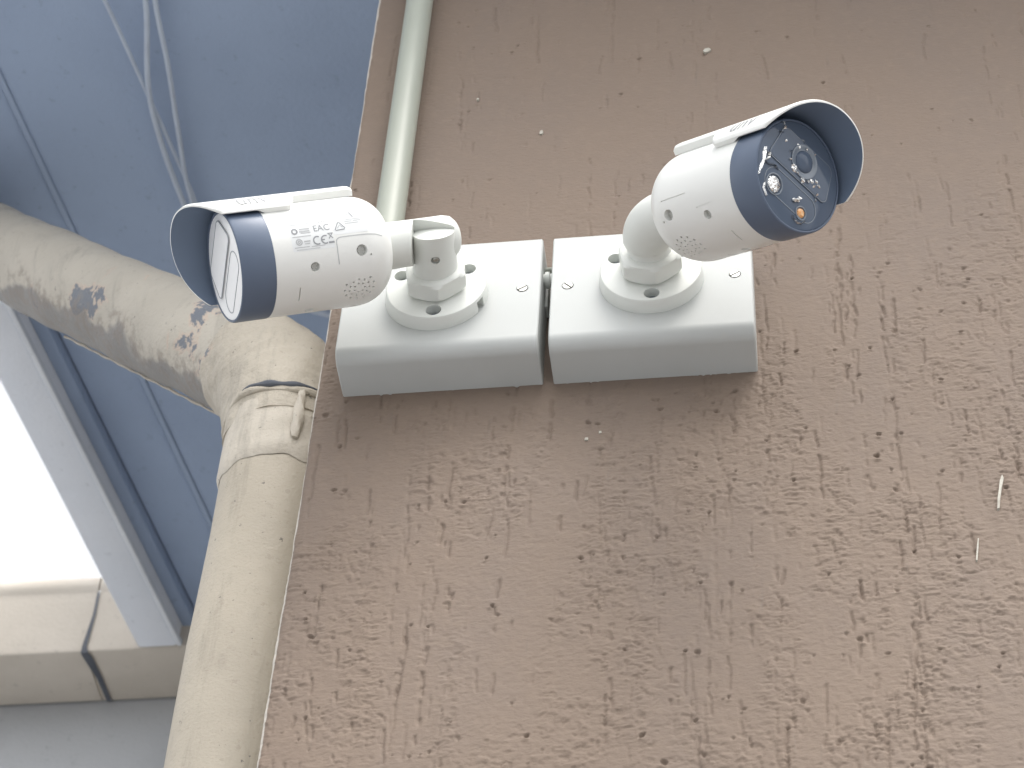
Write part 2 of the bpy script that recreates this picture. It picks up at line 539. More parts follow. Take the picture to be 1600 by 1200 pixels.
wall = plaster_wall()

# bare chips and scratches on the wall
def chip(cx, cz, pts, thick=0.9):
    n = len(pts)
    V = [(cx + a, -0.5 - thick, cz + b) for a, b in pts] + [(cx + a * 1.1, 1.5, cz + b * 1.1) for a, b in pts]
    F = [tuple(range(n)), tuple(range(2 * n - 1, n - 1, -1))] + [(i, (i + 1) % n, n + (i + 1) % n, n + i) for i in range(n)]
    obj("plaster_chip", V, F, M_CHIP, wall, smooth=False)
chip(373.5, -113, [(-2.2, -13), (-1.0, -13), (0.2, -5), (1.8, 3), (3.6, 10), (3.0, 13), (1.2, 8), (0.2, 2), (-1.2, -5)])
chip(358, -156, [(-1.6, -8), (-.9, -8), (.4, 0), (1.4, 8), (.9, 8), (-.5, 0)])
chip(221, 337.5, [(-2.6, -1), (-1, -2.6), (1.5, -2), (2.9, .2), (1.4, 2.3), (-1.5, 1.8)])
chip(64, 299.3, [(-.8, -.8), (.8, -.7), (.7, .9), (-.6, .8)])
chip(109.4, 255, [(-1.2, -2), (.6, -2.2), (1.3, .2), (.5, 2), (-.9, 1.2)])
chip(147, -51, [(-1.1, -.9), (1, -1.1), (.9, .9), (-.7, 1)])
chip(154.8, -46, [(-.8, -.8), (.8, -.7), (.7, .9), (-.6, .8)])

# roof over the near wall: soffit, fascia, sheet
XG0, XG1 = -419.0, -362.0          # gutter running away from us: outer and inner bottom edge
YG0, YG1 = 846.0, 925.0            # gutter running across: front and back bottom edge
SK = 0.131                          # the long gutter does not run square to the near wall
def skew(V):
    return [(p[0] + SK * (p[1] - YG0), p[1], p[2]) for p in V]
roof = empty("eave_roof", (0, 400, ZTOP), "slate blue boarded eave soffit above the slanted pipe and cables", "roof")
nb = 5
ys = [-300, 925]
edges = [-362.2, -303, 60]
for i in range(len(edges) - 1):
    a, b = edges[i], edges[i + 1]
    V, F = box(a + .8, b - .8 if b < 0 else 330, -205, 924, ZTOP + (0.0 if i else 1.5), ZTOP + 14, 1.2)
    obj("soffit_board", skew(V), F, M_SOFFIT, roof, smooth=False)
V, F = box(331, 3300, -205, 924, ZTOP + .5, ZTOP + 14, 0); obj("soffit_board", skew(V), F, M_SOFFIT, roof, smooth=False)
V, F = box(-306, -300, -203, 922, ZTOP - 2, ZTOP - .2, 1.5); obj("batten", skew(V), F, M_BATTEN, roof, smooth=False)
V, F = box(XG1 - 14, XG1 - .6, -207, 924, ZTOP - 12, ZTOP + 120, 1.5); obj("fascia_board", skew(V), F, M_SOFFIT, roof, smooth=False)
V, F = box(XG1 - 14, 3300, -229, -207.5, ZTOP - 12, ZTOP + 120, 1.5); obj("fascia_board", skew(V), F, M_SOFFIT, roof, smooth=False)
V = skew([(XG0 + 10, -240, 722), (3200, -240, 722), (3200, 3000, 1500), (XG0 + 10, 3000, 1500), (XG0 + 10, -240, 732), (3200, -240, 732), (3200, 3000, 1510), (XG0 + 10, 3000, 1510)])
F = [(0, 1, 2, 3), (4, 5, 6, 7), (0, 1, 5, 4), (1, 2, 6, 5), (2, 3, 7, 6), (3, 0, 4, 7)]
obj("roof_sheet", V, F, M_ROOF, roof, smooth=False)

# gutter profile swept along a line: half-open box with a rolled lip
def gutter_profile(w, hgt, lip=9, t=2.0):
    out = [(0, hgt), (lip * -.2, hgt + 3), (lip * .35, hgt + 6), (lip, hgt + 3), (lip, hgt - 2)]
    return [(lip, hgt - 3), (lip, hgt + 3), (lip * .5, hgt + 6), (-1, hgt + 5), (-3.5, hgt + 1), (-3.5, hgt - 10), (-1.0, hgt - 14), (0, hgt - 17),
            (0, 5), (1.5, 1.5), (5, 0), (w - 4, 0), (w - 1, 1.5), (w, 5), (w, hgt), (w - t, hgt), (w - t, t + 3), (w - 5, t), (5, t), (t, t + 3), (t, hgt - 16), (t, hgt - 4)]

def prism_along(prof, to3d, a, b, segs=1, wob=None):
    n = len(prof); V = []; F = []
    for s in range(segs + 1):
        q = a + (b - a) * s / segs
        for k, (u, w) in enumerate(prof):
            du = wob(q, k) if wob else 0
            V.append(to3d(u, w + du, q))
    for s in range(segs):
        for k in range(n):
            k2 = (k + 1) % n
            F.append((s * n + k, s * n + k2, (s + 1) * n + k2, (s + 1) * n + k))
    F.append(tuple(range(n))); F.append(tuple(segs * n + k for k in range(n)))
    return V, F

g1 = empty("gutter", (XG0, 300, 600), "long blue grey gutter running away from us past the sky gap", "gutter", "eave gutters")
V, F = prism_along(gutter_profile(XG1 - XG0 - 14, 100), lambda u, w, q: (XG0 + u, q, 600 + w), -240, YG0 - 2, 40, lambda q, k: 0.9 * math.sin(q / 70) if k > 6 else 1.5 * math.sin(q / 110 + 1))
obj("trough", skew(V), F, M_GUTTERBLUE, g1, auto=40)
V, F = box(XG1 - 14.2, XG1 - 9.5, -238, YG0 - 2, 598.5, 606, 1.0); obj("inner_bead", skew(V), F, M_BEAD, g1)
g2 = empty("gutter", (-600, YG0, 600), "cream gutter running across below the white sky gap at far left", "gutter", "eave gutters")
for a, b in ((-2600, -475), (-473, -300)):
    V, F = prism_along(gutter_profile(YG1 - YG0, 100), lambda u, w, q: (q, YG0 + u, 600 + w), a, b, 24, lambda q, k: 1.2 * math.sin(q / 60) * (1 if k < 8 else .2))
    obj("trough", V, F, M_GUTTER, g2, auto=40)
# blackened joint between the two lengths
pr = [(u * 1.0 - 1.2 if u < 40 else u + .8, w - (1.2 if w < 20 else 0)) for u, w in gutter_profile(YG1 - YG0, 86)][7:15]
def seam(q0, wd):
    V = []; F = []
    pts = [(YG0 - 1.6, 600 + 82), (YG0 - 1.6, 650), (YG0 - 1.6, 605), (YG0 + 1, 598.4), (YG0 + 6, 597.6), (YG0 + 40, 597.8), (YG1 - 3, 597.6)]
    for i, (y, z) in enumerate(pts):
        w = wd * (0.5, .6, 1.0, 1.5, 1.9, 1.2, 1.0)[i]; off = (0, 1.0, -1.5, -1, 1, 6, 8)[i]
        V += [(q0 + off - w, y, z), (q0 + off + w, y, z)]
    for i in range(len(pts) - 1):
        F.append((2 * i, 2 * i + 1, 2 * i + 3, 2 * i + 2))
    return V, F
V, F = seam(-474, 2.6); obj("joint_seam", V, F, M_SEAM, g2)

rear = empty("rear_wall", (-1300, 930, GROUND), "grey painted wall below the cream gutter at far left", "wall")
V, F = box(-2600, -18, YG1 + 2, 1100, GROUND, 640, 0); obj("wall_face", V, F, M_REAR, rear, smooth=False)
V = [(-2600, YG0 + 30, 696), (XG0 + 8, YG0 + 30, 696), (XG0 + 8, 3000, 1500), (-2600, 3000, 1500), (-2600, YG0 + 30, 703), (XG0 + 8, YG0 + 30, 703), (XG0 + 8, 3000, 1510), (-2600, 3000, 1510)]
F = [(0, 1, 2, 3), (4, 5, 6, 7), (0, 1, 5, 4), (1, 2, 6, 5), (2, 3, 7, 6), (3, 0, 4, 7)]
obj("roof_sheet", V, F, M_ROOF, rear, smooth=False)

# ------------------------------------------------------------------ downpipe with swan neck
PX, PY, PRAD = -60.5, 100.0, 38.5
ZE = 126.0
dp = empty("downpipe", (PX, PY, GROUND), "cream painted rain downpipe with wrinkled elbow beside the wall corner", "downpipe")
outlet = Vector((-464, 300, 603))
E0 = Vector((PX, PY, ZE))
sd = (outlet - E0).normalized()
bend = 62.0
pa = E0 - Vector((0, 0, 1)) * bend; pb = E0 + sd * bend
curve = []
for i in range(61):
    t = i / 60
    curve.append(pa * (1 - t) ** 2 + E0 * 2 * t * (1 - t) + pb * t * t)
def elbow_r(t, a):
    w = math.sin(t * 2 * PI * 9.0 + 1.6 * math.sin(a * 2 + 1) + 1.0 * math.sin(a * 5) + 1.4 * math.sin(t * 9 + a))
    inner = 0.5 + 0.5 * math.cos(a - 2.2)
    return PRAD + 2.4 + 2.2 * math.sin(PI * t) + (0.40 + 0.35 * math.sin(a * 3 + 9 * t)) * max(w, -0.2) * (0.3 + 0.7 * math.sin(PI * t)) + 0.6 * math.sin(a * 4 + t * 7) + 0.45 * math.sin(a * 7 - t * 13) + 0.3 * math.sin(a * 11 + t * 23)
V, F = sweep(curve, PRAD, 72, elbow_r); obj("elbow", V, F, M_ELBOW, dp, auto=50)
V, F = sweep([Vector((PX, PY, GROUND)) + Vector((0, 0, 1)) * k for k in np.linspace(0, ZE - bend + 8 - GROUND, 60)], PRAD, 64,
             lambda t, a: PRAD + 0.4 * math.sin(t * 300 + a * 2) * .6 + .35 * math.sin(a * 3 + t * 90)); obj("pipe_length", V, F, M_PIPE, dp, auto=50)
ns = 80
def slant_r(t, a):
    return PRAD - 0.8 + 0.55 * math.sin(t * 21 + a * 2) + 0.45 * math.sin(t * 55 + a * 3)
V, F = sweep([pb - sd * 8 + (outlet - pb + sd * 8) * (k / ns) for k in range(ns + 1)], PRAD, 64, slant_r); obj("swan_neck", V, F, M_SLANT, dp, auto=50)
# pale bead on the swan neck's lower rim, built for its lit edge
side = sd.cross(Vector((0, 1, 0))).normalized()
if side.z > 0: side = -side
low = Vector((-0.4235, 0.6502, -0.6308))
st = []
for k in range(41):
    q = pb + (outlet - pb) * (k / 40 * .5)
    st.append(q + low * (PRAD + 0.1 + 0.7 * abs(math.sin(k * .9))))
V, F = sweep(st, 1.0, 8, lambda t, a: 0.7 + 0.5 * abs(math.sin(t * 23))); obj("lit_edge_bead", V, F, M_SEALANT, dp)
# collar below the elbow with an oblique wrapped edge
nc = 72; V = []; F = []
levels = 10
for i in range(levels + 1):
    for k in range(nc):
        a = 2 * PI * k / nc
        zb = 28 + 9.0 * math.sin(a + 0.5) - 5 * math.cos(a) + 1.6 * math.sin(3 * a) + 1.0 * math.sin(9 * a + 1) + .7 * math.sin(14 * a)
        zt = 78 + 2.5 * math.sin(2 * a)
        t = i / levels
        r = PRAD + (0.3 if i == 0 else 2.3) + 0.8 * math.sin(t * 15 + 2.2 * math.sin(2 * a)) * (0.5 + .5 * math.sin(a * 1.5)) * (t > 0.05)
        V.append((PX + r * math.cos(a), PY + r * math.sin(a), zb + (zt - zb) * t))
for i in range(levels):
    for k in range(nc):
        k2 = (k + 1) % nc
        F.append((i * nc + k, i * nc + k2, (i + 1) * nc + k2, (i + 1) * nc + k))
obj("collar", V, F, M_SEALANT, dp, auto=60)
# sealant rope at the top of the collar, lug and bolt of the pipe clip
rp = [(PX + (PRAD + 3.2) * math.cos(a), PY + (PRAD + 3.2) * math.sin(a), 80 + 2.5 * math.sin(2 * a) + 1.5 * math.sin(5 * a)) for a in np.linspace(0, 2 * PI, 60)]
V, F = sweep(rp, 2.2, 10, lambda t, a: 2.0 + .9 * math.sin(t * 40)); obj("sealant_bead", V, F, M_ELBOW, dp)
gap = [(PX + (PRAD + 3.6) * math.cos(a), PY + (PRAD + 3.6) * math.sin(a), 84.5 + 2.5 * math.sin(2 * a) + 1.5 * math.sin(5 * a)) for a in np.linspace(math.radians(-128), math.radians(-55), 24)]
V, F = sweep(gap, 2.4, 10, lambda t, a: (0.5 + 2.4 * math.sin(PI * t) * (0.75 + .25 * math.sin(t * 19)))); obj("open_joint", V, F, M_SEAM, dp)
la = math.radians(-68)
lx, ly = PX + (PRAD + 4) * math.cos(la), PY + (PRAD + 4) * math.sin(la)
V, F = sweep([(lx, ly, z) for z in np.linspace(34, 78, 14)], 4, 14, lambda t, a: 1.6 + 2.3 * math.sin(PI * min(1, max(0, t))) ** .7 * (1.2 - .6 * t) + .5 * math.sin(a * 3 + t * 14)); obj("clip_lug", V, F, M_SEALANT, dp)
lb = math.radians(-46)
bx_, by_ = PX + (PRAD + 2) * math.cos(lb), PY + (PRAD + 2) * math.sin(lb)
V, F = lathe([(-7, 5.5), (-6, 7), (1, 7), (2, 5)], 6, 'y', (bx_ + 2, by_, 58)); obj("clip_bolt", V, F, M_ELBOW, dp, smooth=False)
V, F = box(bx_ - 4, bx_ + 9, by_ - 1, by_ + 4, 36, 52, 1.5); obj("clip_plate", V, F, M_SEAM, dp)

# ------------------------------------------------------------------ cables under the soffit
def spline(pts, n=60):
    P = np.array(pts, float); out = []
    for i in range(len(P) - 1):
        p0 = P[max(i - 1, 0)]; p1 = P[i]; p2 = P[i + 1]; p3 = P[min(i + 2, len(P) - 1)]
        for t in np.linspace(0, 1, n // (len(P) - 1), endpoint=False):
            out.append(0.5 * ((2 * p1) + (-p0 + p2) * t + (2 * p0 - 5 * p1 + 4 * p2 - p3) * t * t + (-p0 + 3 * p1 - 3 * p2 + p3) * t ** 3))
    out.append(P[-1]); return out
cz = 628
for pts, lab, r in (([(-315, -140, 634), (-297, 20, 630), (-279.6, 97.7, cz), (-262, 205, cz - 2), (-249, 290, cz - 2), (-236, 380, cz), (-150, 440, cz), (-17, 470, 620)], "thin grey cable on soffit, the leftmost of three", 1.9),
                    ([(-232, -140, 634), (-243, 20, 630), (-246, 100.9, cz), (-262.5, 195, cz - 5), (-258, 298, cz - 5), (-243, 386, cz), (-155, 446, cz), (-17, 476, 616)], "thicker grey cable on soffit, the middle of three", 2.6),
                    ([(-205, -140, 634), (-228, 20, 630), (-238, 101.6, cz), (-240, 160, cz - 3), (-246, 230, cz - 3), (-250, 300, cz - 3), (-238, 382, cz - 3), (-152, 443, cz - 4), (-17, 473, 612)], "grey cable on soffit, the rightmost of three", 2.4)):
    V, F = sweep(spline(pts), r, 10)
    tag(obj("cable", V, F, M_CABLE), lab, "cable", "cables under the soffit")

# ------------------------------------------------------------------ conduit above the left box
V, F = sweep([(16.4, -10.6, z) for z in np.linspace(99, 638, 30)], 9.6, 40)
tag(obj("conduit", V, F, M_CONDUIT), "pale green grey plastic conduit rising from the left box", "conduit")

# ------------------------------------------------------------------ mounting boxes
BW, BH, BD = 120.0, 99.4, 31.7
def junction_box(x0, z0, label, screws, coupler):
    e = empty("junction_box", (x0 + BW / 2, 0, z0), label, "junction box", "white junction boxes")
    # channel profile in (y,z): face and rounded lower edge, tiny round on top
    rb, rt = 9.0, 1.4
    prof = [(3.0, 0)]
    prof.append((-0.2, 0))
    for k in range(13):
        a = PI / 2 * k / 12
        prof.append((-BD + rb - rb * math.sin(a), rb - rb * math.cos(a)))
    for k in range(6):
        a = PI / 2 * k / 5
        prof.append((-BD + rt - rt * math.cos(a), BH - rt + rt * math.sin(a)))
    prof.append((3.0, BH))
    n = len(prof); V = []; F = []
    xs = [0, 0.7, BW - 0.7, BW]
    for i, xx in enumerate(xs):
        ins = 0.7 if i in (0, 3) else 0
        cy, cz_ = -BD / 2, BH / 2
        for (y, z) in prof:
            V.append((x0 + xx, y + ins * (1 if y < -1 else 0) * (1 if y < cy else -0), z0 + z + (ins * (1 if z < cz_ else -1))))
    for i in range(3):
        for k in range(n):
            k2 = (k + 1) % n
            F.append((i * n + k, i * n + k2, (i + 1) * n + k2, (i + 1) * n + k))
    F.append(tuple(range(n))); F.append(tuple(3 * n + k for k in range(n)))
    shell = obj("shell", V, F, M_BOX, e, auto=30)
    bool_cut(shell, [lathe([(-BD - 3, 3.6), (-BD + 2.6, 3.6)], 24, 'y', (sx_, 0, sz_)) for sx_, sz_, _ in screws])
    for sx_, sz_, ang in screws:
        # slotted screw head: two half discs with a slot between
        parts = []
        for sgn in (1, -1):
            pts = []
            for k in range(13):
                a = -PI / 2 + PI * k / 12
                u, w = 0.42 + 2.7 * math.cos(a), 2.9 * math.sin(a)
                pts.append((sgn * u, sgn * w))
            ca, sa = math.cos(ang), math.sin(ang)
            top = [(sx_ + p * ca - q * sa, -BD - 0.35, sz_ + p * sa + q * ca) for p, q in pts]
            bot = [(a_, -BD + 2.0, c_) for a_, b_, c_ in top]
            nn = len(top)
            parts.append((top + bot, [tuple(range(nn))] + [(i, (i + 1) % nn, nn + (i + 1) % nn, nn + i) for i in range(nn)]))
        sc = obj("cover_screw", *join(parts), M_STEEL, e, auto=25)
        V2, F2 = lathe([(-BD + 1.4, 3.2), (-BD + 2.4, 3.2)], 20, 'y', (sx_, 0, sz_))
        obj("slot_floor", V2, F2, M_HOLE, sc)
    if coupler:
        V2, F2 = lathe([(x0 + BW - .5, 4.0), (x0 + BW + 1.2, 4.0), (x0 + BW + 1.2, 5.2), (x0 + BW + 3.8, 5.2), (x0 + BW + 3.8, 4), (x0 + BW + 6.2, 4)], 20, 'x', (0, -19, z0 + 74)); obj("cable_coupler", V2, F2, M_PLASTIC, e)
        V2, F2 = lathe([(x0 + BW - .5, 2.2), (x0 + BW + 6.2, 2.2)], 16, 'x', (0, -15, z0 + 88)); obj("cable_link", V2, F2, M_CONDUIT, e)
        V2, F2 = box(x0 + BW - .3, x0 + BW + 1.6, -10, -1, z0 + 60, z0 + 86, .4); obj("side_tab", V2, F2, M_PLASTIC, e)
    return e
junction_box(0, 0, "white plastic junction box nearest the wall corner, below the conduit", [(10.6, 52, 0.5), (109.2, 52.3, -1.0)], True)
junction_box(126.35, -0.4, "white plastic junction box on the right, away from the wall corner", [(136.5, 51.8, 0.75), (236, 52.1, -1.0)], False)

# ------------------------------------------------------------------ security cameras
RB = 32.0
def cyl_pt(x, phi, r):
    """point on the barrel; phi from the top towards the camera's left (+Y)"""
    return (x, r * math.sin(phi), r * math.cos(phi))

def wrap_mesh(verts2d, faces, r):
    return [cyl_pt(x, math.radians(p), r) for x, p in verts2d], faces

def stroke2d(pts, w, closed=False):
    """flat ribbon in a plane (u, v in mm)"""
    P = [Vector(p) for p in pts]; n = len(P); V = []; F = []
    for i in range(n):
        a = P[(i - 1) % n] if (closed or i > 0) else P[i]
        b = P[(i + 1) % n] if (closed or i < n - 1) else P[i]
        t = (b - a).normalized(); nn = Vector((-t.y, t.x))
        V += [tuple(P[i] + nn * w / 2), tuple(P[i] - nn * w / 2)]
    for i in range(n if closed else n - 1):
        j = (i + 1) % n
        F.append((2 * i, 2 * i + 1, 2 * j + 1, 2 * j))
    return V, F

def text2d(s, size):
    cu = bpy.data.curves.new("t", 'FONT'); cu.body = s; cu.size = size; cu.resolution_u = 3
    o = bpy.data.objects.new("t", cu); COL.objects.link(o)
    bpy.context.view_layer.update()
    dg = bpy.context.evaluated_depsgraph_get()
    me = bpy.data.meshes.new_from_object(o.evaluated_get(dg))
    bm = bmesh.new(); bm.from_mesh(me)
    bmesh.ops.triangulate(bm, faces=bm.faces)
    V = [(v.co.x, v.co.y) for v in bm.verts]; F = [tuple(q.index for q in f.verts) for f in bm.faces]
    bm.free(); bpy.data.objects.remove(o, do_unlink=True); bpy.data.curves.remove(cu); bpy.data.meshes.remove(me)
    return V, F

def arc(cx, cy, r, a0, a1, n=14, sy=1.0):
    return [(cx + r * math.cos(math.radians(a0 + (a1 - a0) * k / n)), cy + sy * r * math.sin(math.radians(a0 + (a1 - a0) * k / n))) for k in range(n + 1)]

def rrect(x0, x1, y0, y1, r, n=6):
    p = []
    for cx, cy, a in ((x1 - r, y1 - r, 0), (x0 + r, y1 - r, 90), (x0 + r, y0 + r, 180), (x1 - r, y0 + r, 270)):
        p += arc(cx, cy, r, a, a + 90, n)
    return p

def on_side(parts, x0, phi0, r):
    """flat artwork (u to the rear, v up) laid on the barrel's left side with its origin at (x0, phi0 deg)"""
    V, F = join(parts)
    return [cyl_pt(x0 - u, math.radians(phi0) - v / r, r) for u, v in V], F

def security_camera(FC, d, roll, label, side):
    d = Vector(d).normalized()
    root = empty("security_camera", FC, label, "security camera", "bullet security cameras")
    fx, fy, fz = FC
    glare_face = side == 'L'
    K = Vector((fx, fy - 42.0, fz))
    L = 124.3
    P = K + d * L
    up = (Vector((0, 0, 1)) - d * d.z).normalized()
    lf = up.cross(d)
    c_, s_ = math.cos(roll), math.sin(roll)
    up, lf = up * c_ + lf * s_, lf * c_ - up * s_
    M = Matrix(((d.x, lf.x, up.x, P.x * S), (d.y, lf.y, up.y, P.y * S), (d.z, lf.z, up.z, P.z * S), (0, 0, 0, 1)))

    kx = 0.10 if side == 'L' else 0.03
    lean = lambda V: [(p[0] + kx * (fy - p[1]), p[1], p[2]) for p in V]      # the bracket leans a little
    # --- foot plate on the box
    foot_prof = [(fy + 0.4, 31.0), (fy - 2.0, 31.1), (fy - 8.0, 30.4), (fy - 8.9, 29.8), (fy - 9.2, 28.8)]
    V, F = lathe(foot_prof, 96, 'y', (fx, 0, fz))
    foot = obj("foot_plate", lean(V), F, M_PLASTIC, root)
    cuts = []
    for a in (-88, 34, 152):
        hx, hz = fx + 23.5 * math.cos(math.radians(a)), fz + 23.5 * math.sin(math.radians(a))
        cuts.append(lathe([(fy - 14, 4.7), (fy - 1.6, 4.7)], 32, 'y', (hx, 0, hz)))
        V2, F2 = lathe([(fy - 1.2, 4.6), (fy - 2.6, 4.6), (fy - 3.2, 3.0), (fy - 3.4, 1.0)], 24, 'y', (hx, 0, hz)); obj("hole_shade_disc", V2, F2, M_HOLESHADE, root)  # dark disc at the hole bottom, standing for its shade
    a = math.radians(-27 if side == 'L' else 120)
    bm_c = box(-5, 5, -4.5, 5.5, -3.2, 3.2)
    cuts.append(([(fx + 31 * math.cos(a) + p[0] * math.cos(a) - p[2] * math.sin(a), fy - 1 + p[1] - 1.5, fz + 31 * math.sin(a) + p[0] * math.sin(a) + p[2] * math.cos(a)) for p in bm_c[0]], bm_c[1]))
    bool_cut(foot, cuts)

    # --- lock nut: hexagon chamfered by cones, on a short boss
    n = 120; V = []; F = []
    hexrot = math.radians(22 if side == 'L' else 20)
    levels = [(9.0, 15.6), (10.2, 16.2), (11.2, 18.4), (12.6, 19.8), (14.4, 20.6), (19.2, 20.6), (20.8, 19.6), (22.2, 17.8), (23.0, 16.2), (23.2, 14.0)]
    for hgt, rc in levels:
        for k in range(n):
            t = 2 * PI * k / n
            q = ((t + hexrot) % (PI / 3)) - PI / 6
            rh = 17.4 / math.cos(q)
            r = min(rh, rc) if abs(rh - rc) > .5 else (min(rh, rc) - .1)
            V.append((fx + r * math.cos(t), fy - hgt, fz + r * math.sin(t)))
    for i in range(len(levels) - 1):
        for k in range(n):
            k2 = (k + 1) % n
            F.append((i * n + k, i * n + k2, (i + 1) * n + k2, (i + 1) * n + k))
    F.append(tuple(range(n))); F.append(tuple((len(levels) - 1) * n + k for k in range(n)))
    obj("lock_nut", lean(V), F, M_PLASTIC, root, auto=28)

    # --- arm between knuckle and barrel, and stem through the nut
    back = P - d * 92
    if side == 'L':
        # stem: round post with an obliquely cut, softly domed head
        nn = 64; V = []; F = []
        def endy(c_, s_):           # oblique head: long on the underside, short above
            return fy - 48.4 + 4.3 * s_
        for f_, r in ((0.0, 13.8), (0.06, 13.5), (0.5, 13.0), (0.96, 12.5), (1.0, 12.2)):
            for k in range(nn):
                t = 2 * PI * k / nn; c_, s_ = math.cos(t), math.sin(t)
                y = (fy - 22.5) * (1 - f_) + endy(c_, s_) * f_
                V.append((fx + r * c_, y, fz + r * s_))
        for q_ in (0.92, 0.75, 0.5, 0.25, 0.02):
            for k in range(nn):
                t = 2 * PI * k / nn; c_, s_ = math.cos(t), math.sin(t)
                V.append((fx + 12.1 * q_ * c_, endy(c_, s_ * q_) - 1.6 * (1 - q_ * q_), fz + 12.1 * q_ * s_))
        rows = len(V) // nn
        for i in range(rows - 1):
            for k in range(nn):
                k2 = (k + 1) % nn
                F.append((i * nn + k, i * nn + k2, (i + 1) * nn + k2, (i + 1) * nn + k))
        F.append(tuple(range(nn))); F.append(tuple((rows - 1) * nn + k for k in range(nn)))
        stem = obj("stem", lean(V), F, M_PLASTIC, root, auto=28)
        # pivot screw facing down and out
        sp = Vector((fx + 5.4, fy - 37.5, fz - 12.2))
        bool_cut(stem, [lathe([(fz - 16, 2.7), (fz - 10.6, 2.7)], 20, 'z', (sp.x, sp.y, 0))])
        V, F = lathe([(fz - 10.4, 2.2), (fz - 12.0, 2.2), (fz - 12.6, 1.3)], 6, 'z', (sp.x, sp.y, 0)); obj("pivot_screw", V, F, M_STEEL, root, smooth=False)
        # arm socket
        q = K + Vector((4.2, 2.0, 4.5))
        r0 = 13.4
        path = [back + (q - back) * t for t in np.linspace(0, 1, 10)]
        ext = (q - back).normalized()
        path += [q + ext * 6, q + ext * 10, q + ext * 12.5, q + ext * 13.6]
        rr = [r0 + .6 * (1 - i / 9) for i in range(10)] + [r0, r0 - .9, r0 - 3.2, r0 - 6.0]
        V, F = sweep(path, r0, 48, lambda t, a: rr[int(round(t * (len(path) - 1)))])
        arm = obj("arm", V, F, M_PLASTIC, root, auto=40)
        # the arm is slotted where the stem sits
        Vc, Fc = box(fx - 11.9, fx + 12.1, fy - 120, fy - 5, fz - 40, fz + 4.0)
        Vc = lean(Vc)
        bool_cut(arm, [(Vc, Fc)])
        # grub screw recess near the barrel
        gs = back + ext * 11 + Vector((0, -4.5, -12.2))
        V, F = lathe([(0, 3.6), (1.4, 3.6), (1.6, 3.0), (2.4, 2.4), (3.2, 2.2), (3.6, 1.2)], 18, 'z'); V = [(p[0] + gs.x, p[1] + gs.y, gs.z + 1.2 - p[2]) for p in V]
        obj("grub_screw", V, F, M_STEEL, root)
    else:
        V, F = lathe([(fy - 22.5, 13.4), (fy - 24, 12.8), (fy - 30, 12.2), (fy - 40, 12.0)], 48, 'y', (fx, 0, fz))
        obj("stem", lean(V), F, M_PLASTIC, root)
        # ball-shaped elbow: from a skirt over the stem, bending towards the barrel
        s0 = Vector((fx, fy - 28.5, fz)); s1 = Vector((fx, fy - 44, fz))
        q2 = back
        path = []
        for k in range(25):
            t = k / 24
            path.append(s0 * (1 - t) ** 3 + (s0 + Vector((0, -15, 0))) * 3 * t * (1 - t) ** 2 + (q2 - d * 12) * 3 * t * t * (1 - t) + q2 * t ** 3)
        V, F = sweep(path, 15, 56, lambda t, a: (14.2 + 1.6 * math.sin(min(1, t * 1.6) * PI / 2)) if t > 0.02 else 13.6)
        obj("arm", V, F, M_PLASTIC, root, auto=45)

    # --- barrel
    prof = [(-20.0, 31.6), (-20.4, RB), (-60, RB), (-74, RB)]
    for k in range(1, 15):
        a = PI / 2 * k / 14
        prof.append((-74 - 22 * math.sin(a) ** 1.0, 13 + (RB - 13) * math.cos(a) ** 0.9 if k < 14 else 13))
    V, F = lathe(prof, 128, 'x')
    body = obj("barrel", V, F, M_BODY, root, M=M)
    cuts = []
    def radial(x, phi, r, depth, n=24, r2=None):
        """cutter cylinder pointing at the axis"""
        ph = math.radians(phi); dr = Vector((0, math.sin(ph), math.cos(ph))); e1 = Vector((1, 0, 0)); e2 = dr.cross(e1)
        V = []; F = []
        for rad, q in ((RB - depth, r), (RB + 6, r2 or r)):
            for k in range(n):
                t = 2 * PI * k / n
                V.append(tuple(dr * rad + Vector((x, 0, 0)) + e1 * q * math.cos(t) + e2 * q * math.sin(t)))
        for k in range(n):
            k2 = (k + 1) % n; F.append((k, k2, n + k2, n + k))
        F.append(tuple(range(n))); F.append(tuple(n + k for k in range(n)))
        return V, F
    def cut_bar(x0, x1, p0, p1, wx, depth=0.9):
        """slit between two points on the barrel"""
        V = []; 
        a = Vector(cyl_pt(x0, math.radians(p0), RB)); b = Vector(cyl_pt(x1, math.radians(p1), RB))
        ph = math.radians((p0 + p1) / 2); dr = Vector((0, math.sin(ph), math.cos(ph)))
        t = (b - a).normalized(); w = t.cross(dr)
        for q in (-1, 1):
            for c, s in ((a, -1), (a, 1), (b, 1), (b, -1)):
                V.append(tuple(c + w * s * wx / 2 + dr * (q * 3 if q > 0 else -depth)))
        return V, [(0, 1, 2, 3), (4, 5, 6, 7), (0, 1, 5, 4), (1, 2, 6, 5), (2, 3, 7, 6), (3, 0, 4, 7)]
    for sg in (1, -1):
        cuts.append(radial(-43.3, sg * 149.5, 2.5, 3.4, r2=3.1))
        cuts.append(radial(-72.0, sg * 138.5, 3.0, 3.8, r2=3.8))
        cuts.append(radial(-77.2, sg * 144, 0.7, 1.5, 10))
    cuts.append(cut_bar(-34.2, -34.2, 170, 187, 0.9))
    cuts.append(cut_bar(-76, -56, -123, -122.2, 0.55, .7))
    cuts.append(cut_bar(-49.5, -37, -139.7, -138.3, 0.4, .5))
    # speaker pattern at the underside
    rs2 = random.Random(7)
    for ring, cnt, rad in ((3.2, 7, .62), (6.0, 11, .66), (8.8, 13, .78)):
        for k in range(cnt):
            if ring > 8 and 4 <= k <= 6: continue
            a = 2 * PI * k / cnt + ring
            cuts.append(radial(-70.5 + ring * math.cos(a), 180 + math.degrees(ring * math.sin(a) / RB), rad, 1.4, 8))
